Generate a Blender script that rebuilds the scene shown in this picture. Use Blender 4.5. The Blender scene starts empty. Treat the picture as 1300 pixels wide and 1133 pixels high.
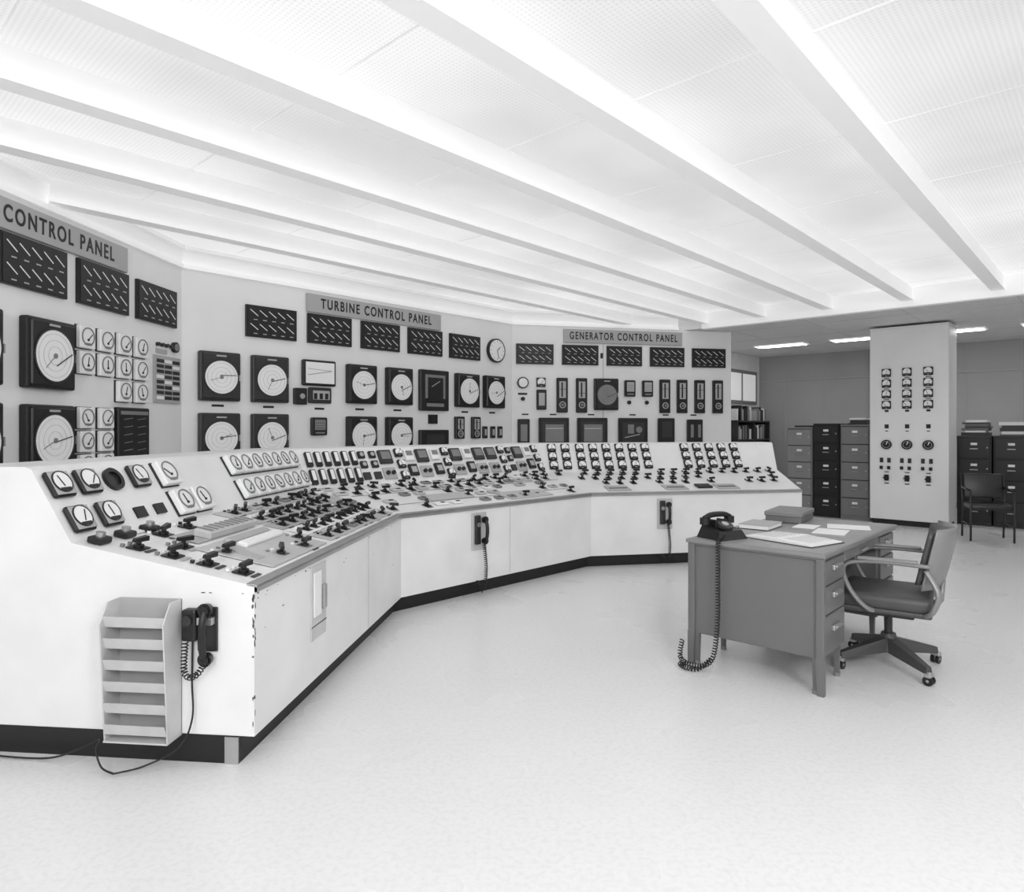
import bpy, bmesh, math, random
from mathutils import Matrix, Vector
random.seed(7)
C=bpy.context; D=bpy.data

# ------------------------------------------------------------------ materials
def mat(name,col,rough=.5,metal=0.,noise=0.,nscale=8.,emit=0.,bump=0.):
    m=D.materials.new(name); m.use_nodes=True
    nt=m.node_tree; b=nt.nodes['Principled BSDF']
    if not isinstance(col,tuple): col=(col,col,col)
    b.inputs['Roughness'].default_value=rough
    b.inputs['Metallic'].default_value=metal
    tc=nt.nodes.new('ShaderNodeTexCoord'); n=nt.nodes.new('ShaderNodeTexNoise')
    n.inputs['Scale'].default_value=nscale; n.inputs['Detail'].default_value=5
    nt.links.new(tc.outputs['Object'],n.inputs['Vector'])
    r=nt.nodes.new('ShaderNodeValToRGB')
    r.color_ramp.elements[0].position=.3; r.color_ramp.elements[1].position=.7
    k=noise
    r.color_ramp.elements[0].color=tuple(c*(1-k) for c in col)+(1,)
    r.color_ramp.elements[1].color=tuple(min(1,c*(1+k*.4)) for c in col)+(1,)
    nt.links.new(n.outputs['Fac'],r.inputs['Fac'])
    nt.links.new(r.outputs['Color'],b.inputs['Base Color'])
    if emit:
        b.inputs['Emission Color'].default_value=(1,1,1,1)
        b.inputs['Emission Strength'].default_value=emit
    if bump:
        bp=nt.nodes.new('ShaderNodeBump'); bp.inputs['Strength'].default_value=bump
        nt.links.new(n.outputs['Fac'],bp.inputs['Height']); nt.links.new(bp.outputs['Normal'],b.inputs['Normal'])
    return m
M_white=mat('panel_white_paint',.86,.45,noise=.04,nscale=2)
M_cons=mat('console_white_enamel',.84,.4,noise=.07,nscale=3)
M_black=mat('black_bakelite',.007,.38)
M_dark=mat('dark_grey_paint',.026,.4,noise=.1)
M_kick=mat('kickplate_black',.007,.5)
M_face=mat('dial_face_white',.88,.5)
M_grey=mat('mid_grey_paint',.22,.45,noise=.06)
M_lgrey=mat('light_grey_paint',.44,.45,noise=.05)
M_plate=mat('bench_plate_grey',.54,.4,noise=.08)
M_rack=mat('rack_grey_metal',.60,.4,noise=.12)
M_steel=mat('brushed_steel',.5,.35,.8,noise=.1)
M_desk=mat('desk_grey_enamel',.15,.38,noise=.06,nscale=3)
M_desktop=mat('desk_linoleum_top',.30,.32,noise=.12,nscale=5)
M_vinyl=mat('grey_vinyl',.07,.45,noise=.15,nscale=12,bump=.05)
M_alu=mat('aluminium_enamel',.25,.35,.2,noise=.05)
M_base=mat('chair_base_grey',.075,.4,.2,noise=.05)
M_sign=mat('sign_plate_grey',.42,.5,noise=.02)
M_wall=mat('wall_paint_grey',.38,.6,noise=.08,nscale=1.5)
M_wallw=mat('wall_paint_white',.82,.6,noise=.04)
M_beam=mat('beam_white_glow',.92,.5,noise=.02,emit=.12)  # no lamp: faint glow painted in so beams and trim match ceiling brightness
M_cabg=mat('cabinet_grey',.20,.4,noise=.05)
M_cabl=mat('cabinet_light_grey',.26,.4,noise=.05)
M_cabk=mat('cabinet_black',.013,.35,noise=.05)
M_paper=mat('paper_white',.85,.7,noise=.03)
M_box=mat('cardboard_grey',.15,.7,noise=.15)
M_rub=mat('black_rubber_cord',.012,.5)
M_lamp=mat('troffer_diffuser',.9,.5,emit=10)
M_glass=mat('frosted_window_glass',.55,.3,emit=.25)
M_scale=mat('meter_pointer_white',.85,.5)
M_chip=mat('chipped_paint_metal',.10,.6,noise=.4,nscale=60)
M_seam=mat('ceiling_grid_grey',.62,.5)

def ceiling_mat():
    m=D.materials.new('luminous_perforated_ceiling'); m.use_nodes=True
    nt=m.node_tree; b=nt.nodes['Principled BSDF']; L=nt.links.new
    tc=nt.nodes.new('ShaderNodeTexCoord')
    mp=nt.nodes.new('ShaderNodeMapping'); mp.inputs['Rotation'].default_value=(0,0,math.radians(-47.5))
    L(tc.outputs['Object'],mp.inputs['Vector'])
    w1=nt.nodes.new('ShaderNodeTexWave'); w1.bands_direction='X'; w1.inputs['Scale'].default_value=13
    w2=nt.nodes.new('ShaderNodeTexWave'); w2.bands_direction='Y'; w2.inputs['Scale'].default_value=13
    L(mp.outputs[0],w1.inputs[0]); L(mp.outputs[0],w2.inputs[0])
    mx=nt.nodes.new('ShaderNodeMath'); mx.operation='MULTIPLY'
    L(w1.outputs['Fac'],mx.inputs[0]); L(w2.outputs['Fac'],mx.inputs[1])
    n=nt.nodes.new('ShaderNodeTexNoise'); n.inputs['Scale'].default_value=.5; n.inputs['Detail'].default_value=3
    L(mp.outputs[0],n.inputs['Vector'])
    r=nt.nodes.new('ShaderNodeMapRange'); r.inputs[1].default_value=.35; r.inputs[2].default_value=.65
    r.inputs[3].default_value=.68; r.inputs[4].default_value=1.0
    L(n.outputs['Fac'],r.inputs[0])
    r2=nt.nodes.new('ShaderNodeMapRange'); r2.inputs[3].default_value=1.05; r2.inputs[4].default_value=.80
    L(mx.outputs[0],r2.inputs[0])
    m2=nt.nodes.new('ShaderNodeMath'); m2.operation='MULTIPLY'; L(r.outputs[0],m2.inputs[0]); L(r2.outputs[0],m2.inputs[1])
    m3=nt.nodes.new('ShaderNodeMath'); m3.operation='MULTIPLY'; L(m2.outputs[0],m3.inputs[0]); m3.inputs[1].default_value=.48
    b.inputs['Base Color'].default_value=(.45,.45,.45,1); b.inputs['Roughness'].default_value=.7
    b.inputs['Emission Color'].default_value=(1,1,1,1)
    L(m3.outputs[0],b.inputs['Emission Strength'])
    return m
M_ceil=ceiling_mat()

def floor_mat():
    m=D.materials.new('vinyl_tile_floor'); m.use_nodes=True
    nt=m.node_tree; b=nt.nodes['Principled BSDF']; L=nt.links.new
    tc=nt.nodes.new('ShaderNodeTexCoord')
    mp=nt.nodes.new('ShaderNodeMapping'); mp.inputs['Rotation'].default_value=(0,0,math.radians(-47.5))
    L(tc.outputs['Object'],mp.inputs['Vector'])
    br=nt.nodes.new('ShaderNodeTexBrick'); br.offset=0; br.inputs['Scale'].default_value=1
    br.inputs['Brick Width'].default_value=.23; br.inputs['Row Height'].default_value=.23
    br.inputs['Mortar Size'].default_value=.001
    br.inputs['Color1'].default_value=(.81,.81,.81,1); br.inputs['Color2'].default_value=(.80,.80,.80,1)
    br.inputs['Mortar'].default_value=(.77,.77,.77,1)
    L(mp.outputs[0],br.inputs['Vector'])
    n=nt.nodes.new('ShaderNodeTexNoise'); n.inputs['Scale'].default_value=45; n.inputs['Detail'].default_value=4
    L(tc.outputs['Object'],n.inputs['Vector'])
    r=nt.nodes.new('ShaderNodeMapRange'); r.inputs[1].default_value=.35; r.inputs[2].default_value=.55
    r.inputs[3].default_value=.94; r.inputs[4].default_value=1.0
    L(n.outputs['Fac'],r.inputs[0])
    mx=nt.nodes.new('ShaderNodeMix'); mx.data_type='RGBA'; mx.blend_type='MULTIPLY'; mx.inputs[0].default_value=1
    L(br.outputs['Color'],mx.inputs[6]); L(r.outputs[0],mx.inputs[7])
    L(mx.outputs[2],b.inputs['Base Color'])
    n2=nt.nodes.new('ShaderNodeTexNoise'); n2.inputs['Scale'].default_value=1.5
    r3=nt.nodes.new('ShaderNodeMapRange'); r3.inputs[3].default_value=.2; r3.inputs[4].default_value=.38
    L(tc.outputs['Object'],n2.inputs['Vector']); L(n2.outputs['Fac'],r3.inputs[0]); L(r3.outputs[0],b.inputs['Roughness'])
    return m
M_floor=floor_mat()

# ------------------------------------------------------------------ mesh builder
def frame(o,x,y,z):
    m=Matrix.Identity(4)
    for i,v in enumerate((x,y,z,o)):
        for j in range(3): m[j][i]=v[j]
    return m
class MB:
    def __init__(s,M=None):
        s.v=[];s.f=[];s.fm=[];s.sm=[];s.mats=[];s.M=M or Matrix.Identity(4)
    def mi(s,m):
        if m not in s.mats: s.mats.append(m)
        return s.mats.index(m)
    def add(s,vs,fs,m,smooth=False):
        b=len(s.v); k=s.mi(m)
        s.v+= [tuple(s.M@Vector(p)) for p in vs]
        for f in fs: s.f.append([b+i for i in f]); s.fm.append(k); s.sm.append(smooth)
    def hexa(s,p,m):  # p: 4 bottom + 4 top
        s.add(p,[(0,3,2,1),(4,5,6,7),(0,1,5,4),(1,2,6,5),(2,3,7,6),(3,0,4,7)],m)
    def box(s,x0,x1,y0,y1,z0,z1,m):
        s.hexa([(x0,y0,z0),(x1,y0,z0),(x1,y1,z0),(x0,y1,z0),(x0,y0,z1),(x1,y0,z1),(x1,y1,z1),(x0,y1,z1)],m)
    def rbox(s,x0,x1,y0,y1,z0,z1,m,bev=.01,seg=2,fn=None):
        bm=bmesh.new(); bmesh.ops.create_cube(bm,size=1)
        for v in bm.verts:
            v.co=Vector(((x0+x1)/2+v.co.x*(x1-x0),(y0+y1)/2+v.co.y*(y1-y0),(z0+z1)/2+v.co.z*(z1-z0)))
        bmesh.ops.bevel(bm,geom=bm.edges[:],offset=bev,segments=seg,profile=.5,affect='EDGES')
        bm.verts.index_update()
        vs=[tuple(fn(v.co) if fn else v.co) for v in bm.verts]
        fs=[[v.index for v in f.verts] for f in bm.faces]
        s.add(vs,fs,m,True if seg>2 else False); bm.free()
    def prism(s,poly,y0,y1,m):   # poly in xz
        n=len(poly)
        vs=[(x,y0,z) for x,z in poly]+[(x,y1,z) for x,z in poly]
        fs=[list(range(n)),list(range(2*n-1,n-1,-1))]+[(i,i+n,(i+1)%n+n,(i+1)%n) for i in range(n)]
        s.add(vs,fs,m)
    def prismx(s,poly,x0,x1,m):  # poly in yz
        n=len(poly)
        vs=[(x0,y,z) for y,z in poly]+[(x1,y,z) for y,z in poly]
        fs=[list(range(n)),list(range(2*n-1,n-1,-1))]+[(i,i+n,(i+1)%n+n,(i+1)%n) for i in range(n)]
        s.add(vs,fs,m)
    def cyl(s,x,z,r,y0,y1,m,n=24,r1=None):
        r1=r if r1 is None else r1
        a=[(math.cos(2*math.pi*i/n),math.sin(2*math.pi*i/n)) for i in range(n)]
        vs=[(x+c*r,y0,z+d*r) for c,d in a]+[(x+c*r1,y1,z+d*r1) for c,d in a]
        s.add(vs,[list(range(n)),list(range(2*n-1,n-1,-1))],m)
        s.add(vs,[(i,i+n,(i+1)%n+n,(i+1)%n) for i in range(n)],m,True)
    def cylz(s,x,y,r,z0,z1,m,n=20,r1=None):
        r1=r if r1 is None else r1
        a=[(math.cos(2*math.pi*i/n),math.sin(2*math.pi*i/n)) for i in range(n)]
        vs=[(x+c*r,y+d*r,z0) for c,d in a]+[(x+c*r1,y+d*r1,z1) for c,d in a]
        s.add(vs,[list(range(n-1,-1,-1)),list(range(n,2*n))],m)
        s.add(vs,[(i,(i+1)%n,(i+1)%n+n,i+n) for i in range(n)],m,True)
    def ring(s,x,z,r0,r1,y0,y1,m,n=28):
        vs=[]
        for r,y in ((r0,y1),(r0,y0),(r1,y0),(r1,y1)):
            for i in range(n):
                t=2*math.pi*i/n; vs.append((x+r*math.cos(t),y,z+r*math.sin(t)))
        fs=[]
        for k in range(3):
            for i in range(n):
                j=(i+1)%n; fs.append((k*n+i,k*n+j,(k+1)*n+j,(k+1)*n+i))
        s.add(vs,fs,m)
    def bar(s,x,z,l,w,ang,y0,y1,m):
        c,d=math.cos(ang),math.sin(ang)
        P=[(x+c*a-d*b,z+d*a+c*b) for a,b in ((0,-w/2),(l,-w/2),(l,w/2),(0,w/2))]
        s.prism(P,y0,y1,m)
    def tube(s,pts,r,m,n=8,flat=None):
        P=[Vector(p) for p in pts]; N=len(P); vs=[];fs=[]
        up=None
        for i in range(N):
            t=(P[min(i+1,N-1)]-P[max(i-1,0)]).normalized()
            if up is None:
                up=Vector((0,0,1)) if abs(t.z)<.9 else Vector((1,0,0))
            a=t.cross(up); 
            if a.length<1e-5: a=t.orthogonal()
            a.normalize(); b=a.cross(t).normalized(); up=b
            rr=r[i] if isinstance(r,(list,tuple)) else r
            for k in range(n):
                th=2*math.pi*k/n
                ra=rr; rb=rr*(flat if flat else 1)
                vs.append(tuple(P[i]+a*math.cos(th)*ra+b*math.sin(th)*rb))
        for i in range(N-1):
            for k in range(n):
                k2=(k+1)%n; fs.append((i*n+k,i*n+k2,(i+1)*n+k2,(i+1)*n+k))
        fs.append(list(range(n-1,-1,-1))); fs.append(list(range((N-1)*n,N*n)))
        s.add(vs,fs,m,True)
    def coil(s,path,R,pitch,r,m):
        P=smooth_path(path,12); out=[]; ph=0
        for i in range(len(P)-1):
            a,b=P[i],P[i+1]; L=(b-a).length; t=(b-a).normalized()
            e=t.cross(Vector((.31,.95,.05))).normalized(); f=t.cross(e)
            k=max(1,int(L/pitch*8))
            for j in range(k):
                q=a.lerp(b,j/k); out.append(q+e*math.cos(ph)*R+f*math.sin(ph)*R); ph+=L/pitch*2*math.pi/k
        s.tube(out,r,m,5)
    def obj(s,name,parent=None,bevel=0):
        me=D.meshes.new(name); me.from_pydata(s.v,[],s.f)
        for m in s.mats: me.materials.append(m)
        me.polygons.foreach_set('material_index',s.fm); me.polygons.foreach_set('use_smooth',s.sm)
        me.update()
        bm=bmesh.new(); bm.from_mesh(me); bmesh.ops.recalc_face_normals(bm,faces=bm.faces); bm.to_mesh(me); bm.free()
        o=D.objects.new(name,me); C.collection.objects.link(o)
        if parent: o.parent=parent
        return o
def smooth_path(path,k=8):
    P=[Vector(p) for p in path]; out=[]
    for i in range(len(P)-1):
        p0=P[max(i-1,0)];p1=P[i];p2=P[i+1];p3=P[min(i+2,len(P)-1)]
        for j in range(k):
            t=j/k
            out.append(.5*((2*p1)+(p2-p0)*t+(2*p0-5*p1+4*p2-p3)*t*t+(3*p1-p0-3*p2+p3)*t**3))
    out.append(P[-1]); return out
def empty(name):
    o=D.objects.new(name,None); C.collection.objects.link(o); return o

# ------------------------------------------------------------------ room frame
ux,uy=.6756,.7373
U=Vector((ux,uy,0)); S=Vector((uy,-ux,0)); Z=Vector((0,0,1))
def W(s,t,z=0): return U*t+S*s+Z*z
F_side=lambda s,t: frame(W(s,t),U,-S,Z)      # x along t, y towards -s
F_end=lambda s,t: frame(W(s,t),S,U,Z)        # x along s, y towards +t
I4=F_end(0,0)

HC=3.20; HB=3.03; HL=2.985
# floor
b=MB(I4); b.box(-7.8,3.2,-3.2,14.6,-.1,0,M_floor); b.obj('floor')
# ceilings
b=MB(I4); b.box(-7.8,3.2,-3.2,9.6,HC,HC+.1,M_ceil)
b.obj('ceiling')
b=MB(I4)
tc=-3.0
for k in range(11):
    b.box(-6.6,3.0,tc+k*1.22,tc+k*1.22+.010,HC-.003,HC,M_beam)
b.obj('trim_ceiling_tbars')
def qt(s): 
    q=(s+6.695)/.6225; return 2.614-.7827*q
for i,s in enumerate([-5.62,-4.72,-3.83,-2.93,-1.99,-1.07,-.14,.8,1.72,2.6]):
    t0=max(-3.1,qt(s)+.02) ; w=(s+6.695)/.5806; t1=min(9.499,7.342+.814*w-.04)
    b=MB(F_side(s,0))
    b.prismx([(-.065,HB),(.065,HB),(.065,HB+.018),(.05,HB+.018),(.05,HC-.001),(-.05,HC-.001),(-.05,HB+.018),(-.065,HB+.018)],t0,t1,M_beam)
    b.obj('ceiling_beam')
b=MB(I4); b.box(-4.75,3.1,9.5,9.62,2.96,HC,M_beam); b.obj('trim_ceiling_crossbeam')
# rear alcove ceiling
b=MB(I4); b.box(-7.8,3.2,9.62,14.6,HL,HL+.3,M_wallw)
for k in range(4): b.box(-5.8,3.1,10.3+k*1.22,10.308+k*1.22,HL-.003,HL,M_seam)
for k in range(8): b.box(-5.8+k*1.22,-5.792+k*1.22,9.62,14.4,HL-.003,HL,M_seam)
b.obj('ceiling_rear')
for s in (-4.66,-3.33,-2.0,-.67):
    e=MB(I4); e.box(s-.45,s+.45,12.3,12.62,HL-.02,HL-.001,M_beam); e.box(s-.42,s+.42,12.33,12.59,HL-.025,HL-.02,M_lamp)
    e.obj('ceiling_light_troffer')
# walls
b=MB(I4)
b.box(-7.9,3.3,14.4,14.5,0,HL+.1,M_wall)
for k in range(12):
    x=-5.3+k*.8
    b.box(x,x+.012,14.385,14.4,.1,HL,M_lgrey)
b.box(-5.8,3.2,14.37,14.4,2.45,2.47,M_lgrey)
b.obj('wall_rear')
b=MB(I4); b.box(-5.8,3.2,14.35,14.368,0,.1,M_kick); b.obj('baseboard_rear')
b=MB(I4); b.box(3.1,3.2,-3.2,14.5,0,HC,M_wallw); b.obj('wall_right')
b=MB(I4); b.box(-3.1,3.2,-3.2,-3.1,0,HC,M_wallw); b.obj('wall_behind_camera')
b=MB(I4); b.box(-5.97,-5.85,10.6,14.4,0,HL,M_wallw); b.obj('wall_alcove_left')

# ------------------------------------------------------------------ instrument panels
A=Vector((-3.17,6.45,0)); B=A+U*4.728
G=Vector((.978,.208,0)).normalized(); Cc=B+G*3.572
dl=Vector((.0698,.9976,0)).normalized(); L0=A-dl*4.6; LL=A-dl*7.6
def nrm(d): return Vector((-d.y,d.x,0))
def mitre(d1,d2):
    n1,n2=nrm(d1),nrm(d2); return (n1+n2)/(1+n1.dot(n2))
PH=2.98
pts=[L0,A,B,Cc]; ms=[nrm(dl),mitre(dl,U),mitre(U,G),nrm(G)]
ip=[]
for i in range(3):
    e=empty('instrument_panel'); ip.append(e)
    b=MB(); p,q=pts[i],pts[i+1]; m0,m1=ms[i],ms[i+1]; th=.35
    P=[p,q,q+m1*th,p+m0*th]
    b.hexa([tuple(v+Z*.1) for v in P]+[tuple(v+Z*PH) for v in P],M_white)
    P=[p+m0*.03,q+m1*.03,q+m1*th,p+m0*th]
    b.hexa([tuple(v) for v in P]+[tuple(v+Z*.1) for v in P],M_kick)
    b.obj('panel_body',e)
# crown trim
b=MB()
Cx=B+G*2.66
cp=[LL,A,B,Cx]; cm=[nrm(dl),mitre(dl,U),mitre(U,G),nrm(G)]
for i in range(3):
    for (o0,o1,z0,z1) in ((-.03,.3,PH,PH+.04),(-.01,.3,PH+.04,HC-.04),(-.05,.3,HC-.04,HC-.002)):
        P=[cp[i]+cm[i]*o0,cp[i+1]+cm[i+1]*o0,cp[i+1]+cm[i+1]*o1,cp[i]+cm[i]*o1]
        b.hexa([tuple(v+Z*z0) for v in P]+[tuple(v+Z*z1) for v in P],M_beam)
b.obj('trim_crown')
b=MB(); L1=L0-dl*.005; P=[LL,L1,L1+nrm(dl)*.3,LL+nrm(dl)*.3]
b.hexa([tuple(v) for v in P]+[tuple(v+Z*PH) for v in P],M_wallw); b.obj('wall_left')

FL=frame(A,dl,nrm(dl),Z); FT=frame(A,U,nrm(U),Z); FG=frame(B,G,nrm(G),Z)

# instruments (local frame: x right, z up, front = -y)
def bargraph(b,x0,x1,z0,z1,rows=2,cols=5,light=False):
    b.box(x0,x1,-.03,0,z0,z1,M_black)
    b.box(x0+.012,x1-.012,-.034,-.03,z0+.012,z1-.012,M_dark if light else M_black)
    w=(x1-x0-.06)/cols; h=(z1-z0-.04)/rows
    for r in range(rows):
        for c in range(cols):
            cx=x0+.03+w*(c+.12); cz=z0+.02+h*(r+.80)
            b.bar(cx,cz,w*1.0,.007,-.62,-.037,-.033,M_scale)
            b.box(cx+w*.35,cx+w*.75,-.036,-.034,cz-h*.72,cz-h*.66,M_lgrey)
    for c in range(1,cols): b.box(x0+.03+w*c-.002,x0+.03+w*c,-.035,-.033,z0+.02,z1-.02,M_dark)
def roundrec(b,x0,x1,z0,z1,face=None,dk=None):
    face=face or M_face; dk=dk or M_black
    cx=(x0+x1)/2; cz=(z0+z1)/2-.01; r=min(x1-x0,z1-z0)*.40
    b.rbox(x0,x1,-.07,0,z0,z1,dk,.015,2)
    b.rbox(x0+.02,x1-.02,-.085,-.06,z0+.02,z1-.02,dk,.01,1)
    b.ring(cx,cz,r,r+.012,-.092,-.085,M_dark,40)
    b.cyl(cx,cz,r,-.089,-.085,face,40)
    for k in (.35,.6,.85): b.ring(cx,cz,r*k,r*k+.002,-.0905,-.089,M_lgrey,32)
    a=random.uniform(0,6.28)
    b.cyl(cx,cz,.018,-.095,-.089,M_grey,12)
    b.bar(cx+r*.9,cz+r*.15,r*1.0,.006,math.pi+.3+random.uniform(-.3,.3),-.095,-.091,M_black)
    b.bar(cx,cz,r*.7,.004,a,-.093,-.090,M_grey)
    b.box(cx-.05,cx+.05,-.088,-.085,z1-.05,z1-.035,M_lgrey)
    b.box(x1-.03,x1-.018,-.095,-.085,cz-.03,cz+.03,M_steel)
def label(b,x,z,w=.1,h=.022,m=None): b.box(x-w/2,x+w/2,-.005,0,z-h/2,z+h/2,m or M_black)
def sqw(b,x,z,s):
    h=s/2
    b.box(x-h-.005,x+h+.005,-.008,0,z-h-.005,z+h+.005,M_dark)
    b.rbox(x-h,x+h,-.045,-.008,z-h,z+h,M_face,.006,1)
    b.ring(x,z+.03*s,.36*s,.41*s,-.05,-.045,M_grey,24)
    b.box(x-.22*s,x+.22*s,-.048,-.045,z-.36*s,z-.26*s,M_grey)
    b.bar(x,z-.12*s,.38*s,.005,random.uniform(.7,2.4),-.049,-.045,M_black)
    b.cyl(x,z-.12*s,.05*s,-.052,-.045,M_black,10)
def sqb(b,x,z,s,ringm=None):
    h=s/2
    b.rbox(x-h,x+h,-.03,0,z-h,z+h,M_black,.006,1)
    b.cyl(x,z+.02*s,.42*s,-.033,-.03,M_face,20)
    b.bar(x,z-.1*s,.42*s,max(.003,s*.035),random.uniform(.6,2.5),-.036,-.033,M_black)
    b.box(x-.28*s,x+.28*s,-.036,-.033,z-.36*s,z-.17*s,M_black)
def vert(b,x0,x1,z0,z1,kind=0):
    cx=(x0+x1)/2; w=x1-x0
    b.rbox(x0,x1,-.05,0,z0,z1,M_black,.008,1)
    H=z1-z0
    b.box(cx-w*.30,cx+w*.30,-.053,-.05,z0+H*.42,z1-H*.1,M_lgrey)
    b.box(cx-w*.12,cx+w*.02,-.055,-.053,z0+H*.45,z1-H*.13,M_black)
    b.bar(cx-w*.3,z0+H*random.uniform(.55,.8),w*.6,.006,0,-.057,-.055,M_black)
    b.ring(cx,z0+H*.22,w*.22,w*.30,-.056,-.05,M_lgrey,16)
    b.cyl(cx,z0+H*.22,w*.12,-.065,-.05,M_grey,12)
def smallrec(b,x0,x1,z0,z1,inner=None):
    b.rbox(x0,x1,-.06,0,z0,z1,M_black,.01,1)
    w=x1-x0;h=z1-z0
    b.box(x0+w*.15,x1-w*.15,-.063,-.06,z0+h*.3,z1-h*.12,inner or M_lgrey)
    for k in range(3): b.box(x0+w*.2,x1-w*.2,-.065,-.063,z0+h*(.4+.14*k),z0+h*(.4+.14*k)+.004,M_dark)
    b.box(x0+w*.2,x1-w*.2,-.064,-.06,z0+h*.1,z0+h*.18,M_grey)

# --- boiler (left) panel, x = -q
b=MB(FL)
for k in range(6):
    x1=-.123-.71*k; bargraph(b,x1-.59,x1,2.38,2.72)
for c,q in enumerate((.67,.895,1.12,1.345)):
    for r,z in enumerate((2.13,1.935,1.74)):
        if c>=2 and r==2: continue
        sqw(b,-q,z,.17)
for q in (1.12,1.345):
    for z in (1.515,1.335,1.155): sqw(b,-q,z,.16)
for x1 in (-1.51,-2.15,-2.8,-3.5):
    roundrec(b,x1-.45,x1,1.71,2.2); roundrec(b,x1-.45,x1,1.12,1.6)
# annunciator
b.box(-.46,-.05,-.02,0,1.67,2.1,M_lgrey)
for r in range(8):
    for c in range(3):
        b.box(-.43+c*.125,-.43+c*.125+.105,-.026,-.02,1.70+r*.048,1.70+r*.048+.03,M_dark if (r+c)%4 else M_face)
for k in range(4): b.cyl(-.40+k*.07,2.2,.018,-.03,0,M_dark,12)
b.cyl(-.13,2.2,.05,-.03,0,M_black,20); b.cyl(-.13,2.2,.035,-.034,-.03,M_grey,20)
b.box(-.42,-.25,-.01,0,2.12,2.16,M_lgrey)
# dark controller
b.rbox(-1.0,-.58,-.05,0,1.14,1.61,M_black,.01,1)
for r in range(5):
    for c in range(2): b.bar(-.93+c*.18,1.25+r*.065,.11,.005,.1,-.055,-.05,M_grey)
b.box(-.97,-.61,-.055,-.05,1.55,1.58,M_grey)
b.obj('instruments',ip[0])

# --- turbine panel
b=MB(FT)
for k in range(5): x0=.633+.708*k; bargraph(b,x0,x0+.57,2.39,2.72)
for x0 in (.147,.684):
    roundrec(b,x0,x0+.41,1.71,2.2,dk=M_dark); roundrec(b,x0,x0+.41,1.11,1.59,dk=M_dark)
b.rbox(1.27,1.68,-.06,0,1.915,2.2,M_black,.01,1); b.box(1.295,1.655,-.065,-.06,1.94,2.175,M_face)
b.bar(1.32,2.03,.30,.006,.18,-.067,-.065,M_grey); b.bar(1.32,2.10,.30,.004,-.05,-.067,-.065,M_grey)
b.rbox(1.35,1.63,-.05,0,1.72,1.895,M_dark,.01,1); b.box(1.39,1.6,-.054,-.05,1.76,1.86,M_lgrey)
for k in range(3): b.box(1.40+k*.07,1.44+k*.07,-.058,-.054,1.765,1.83,M_black)
b.rbox(1.17,1.31,-.07,0,1.70,1.88,M_black,.008,1); b.cyl(1.24,1.79,.03,-.09,-.07,M_steel,12); label(b,1.5,1.66,.12)
for x0,x1 in ((1.837,2.249),(2.40,2.80),(3.555,3.99),(4.10,4.51)): roundrec(b,x0,x1,1.73,2.19)
for x0,x1 in ((1.837,2.249),(2.40,2.80)): roundrec(b,x0,x1,1.14,1.58)
smallrec(b,2.93,3.42,1.67,2.20,M_grey)
b.box(3.05,3.3,-.075,-.063,1.8,2.1,M_black); b.bar(3.1,1.98,.16,.008,.5,-.08,-.075,M_lgrey)
b.rbox(2.93,3.42,-.06,0,1.1,1.42,M_black,.01,1); b.box(3.02,3.33,-.065,-.06,1.2,1.36,M_dark); b.box(3.1,3.25,-.02,0,1.5,1.62,M_black)
smallrec(b,1.38,1.57,1.36,1.56,M_grey)
vert(b,3.555,3.72,1.3,1.6); vert(b,3.87,4.03,1.3,1.6)
for x in (4.14,4.3,4.45): b.rbox(x-.045,x+.045,-.03,0,1.3,1.47,M_black,.006,1); b.box(x-.02,x+.02,-.035,-.03,1.34,1.43,M_lgrey)
for x in (2.04,2.6,3.76,4.3,1.0-.65,.89): label(b,x,1.665,.12)
for x in (2.04,2.6,.35,.89): label(b,x,1.06,.12)
b.obj('instruments',ip[1])

# --- generator panel
b=MB(FG)
for k in range(5): x0=.06+.708*k; bargraph(b,x0,x0+.57,2.40,2.70,light=(k==0))
b.cyl(.16,2.12,.085,-.04,0,M_black,24); b.cyl(.16,2.12,.068,-.044,-.04,M_face,24)
b.cyl(.16,1.88,.03,-.04,0,M_black,16); b.box(.09,.23,-.005,0,1.94,1.97,M_black)
sqb(b,.44,2.13,.14); b.rbox(.37,.52,-.04,0,1.72,2.02,M_black,.008,1); b.box(.40,.49,-.045,-.04,1.78,1.97,M_lgrey)
for x0,x1 in ((.68,.85),(.985,1.155),(2.34,2.51),(2.63,2.8),(2.93,3.1),(3.24,3.41)): vert(b,x0,x1,1.68,2.2)
roundrec(b,1.265,1.65,1.72,2.2,face=M_grey)
for x0,x1 in ((1.76,1.93),(2.05,2.22)): smallrec(b,x0,x1,1.93,2.18); 
for x0 in (1.78,2.07): b.cyl(x0+.06,1.84,.03,-.03,0,M_black,14)
b.rbox(.08,.26,-.05,0,1.1,1.58,M_black,.01,1); b.box(.12,.22,-.055,-.05,1.25,1.5,M_grey)
for x0,x1 in ((.40,.86),(1.0,1.47)):
    b.rbox(x0,x1,-.08,0,1.12,1.6,M_black,.01,1); b.box(x0+.05,x1-.05,-.085,-.08,1.18,1.54,M_dark); b.box(x0+.09,x1-.09,-.09,-.085,1.24,1.5,M_grey)
    b.bar(x0+.1,1.44,.26,.006,0,-.092,-.09,M_face)
b.rbox(1.66,2.13,-.06,0,1.14,1.6,M_black,.01,1)
b.box(1.72,2.07,-.064,-.06,1.22,1.53,M_dark); b.box(1.80,1.90,-.067,-.064,1.36,1.5,M_grey); b.cyl(1.98,1.42,.05,-.075,-.064,M_grey,18); b.bar(1.75,1.3,.25,.012,.2,-.07,-.064,M_lgrey)
b.rbox(2.31,2.58,-.06,0,1.12,1.6,M_black,.01,1); b.box(2.36,2.53,-.065,-.06,1.3,1.55,M_dark)
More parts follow.
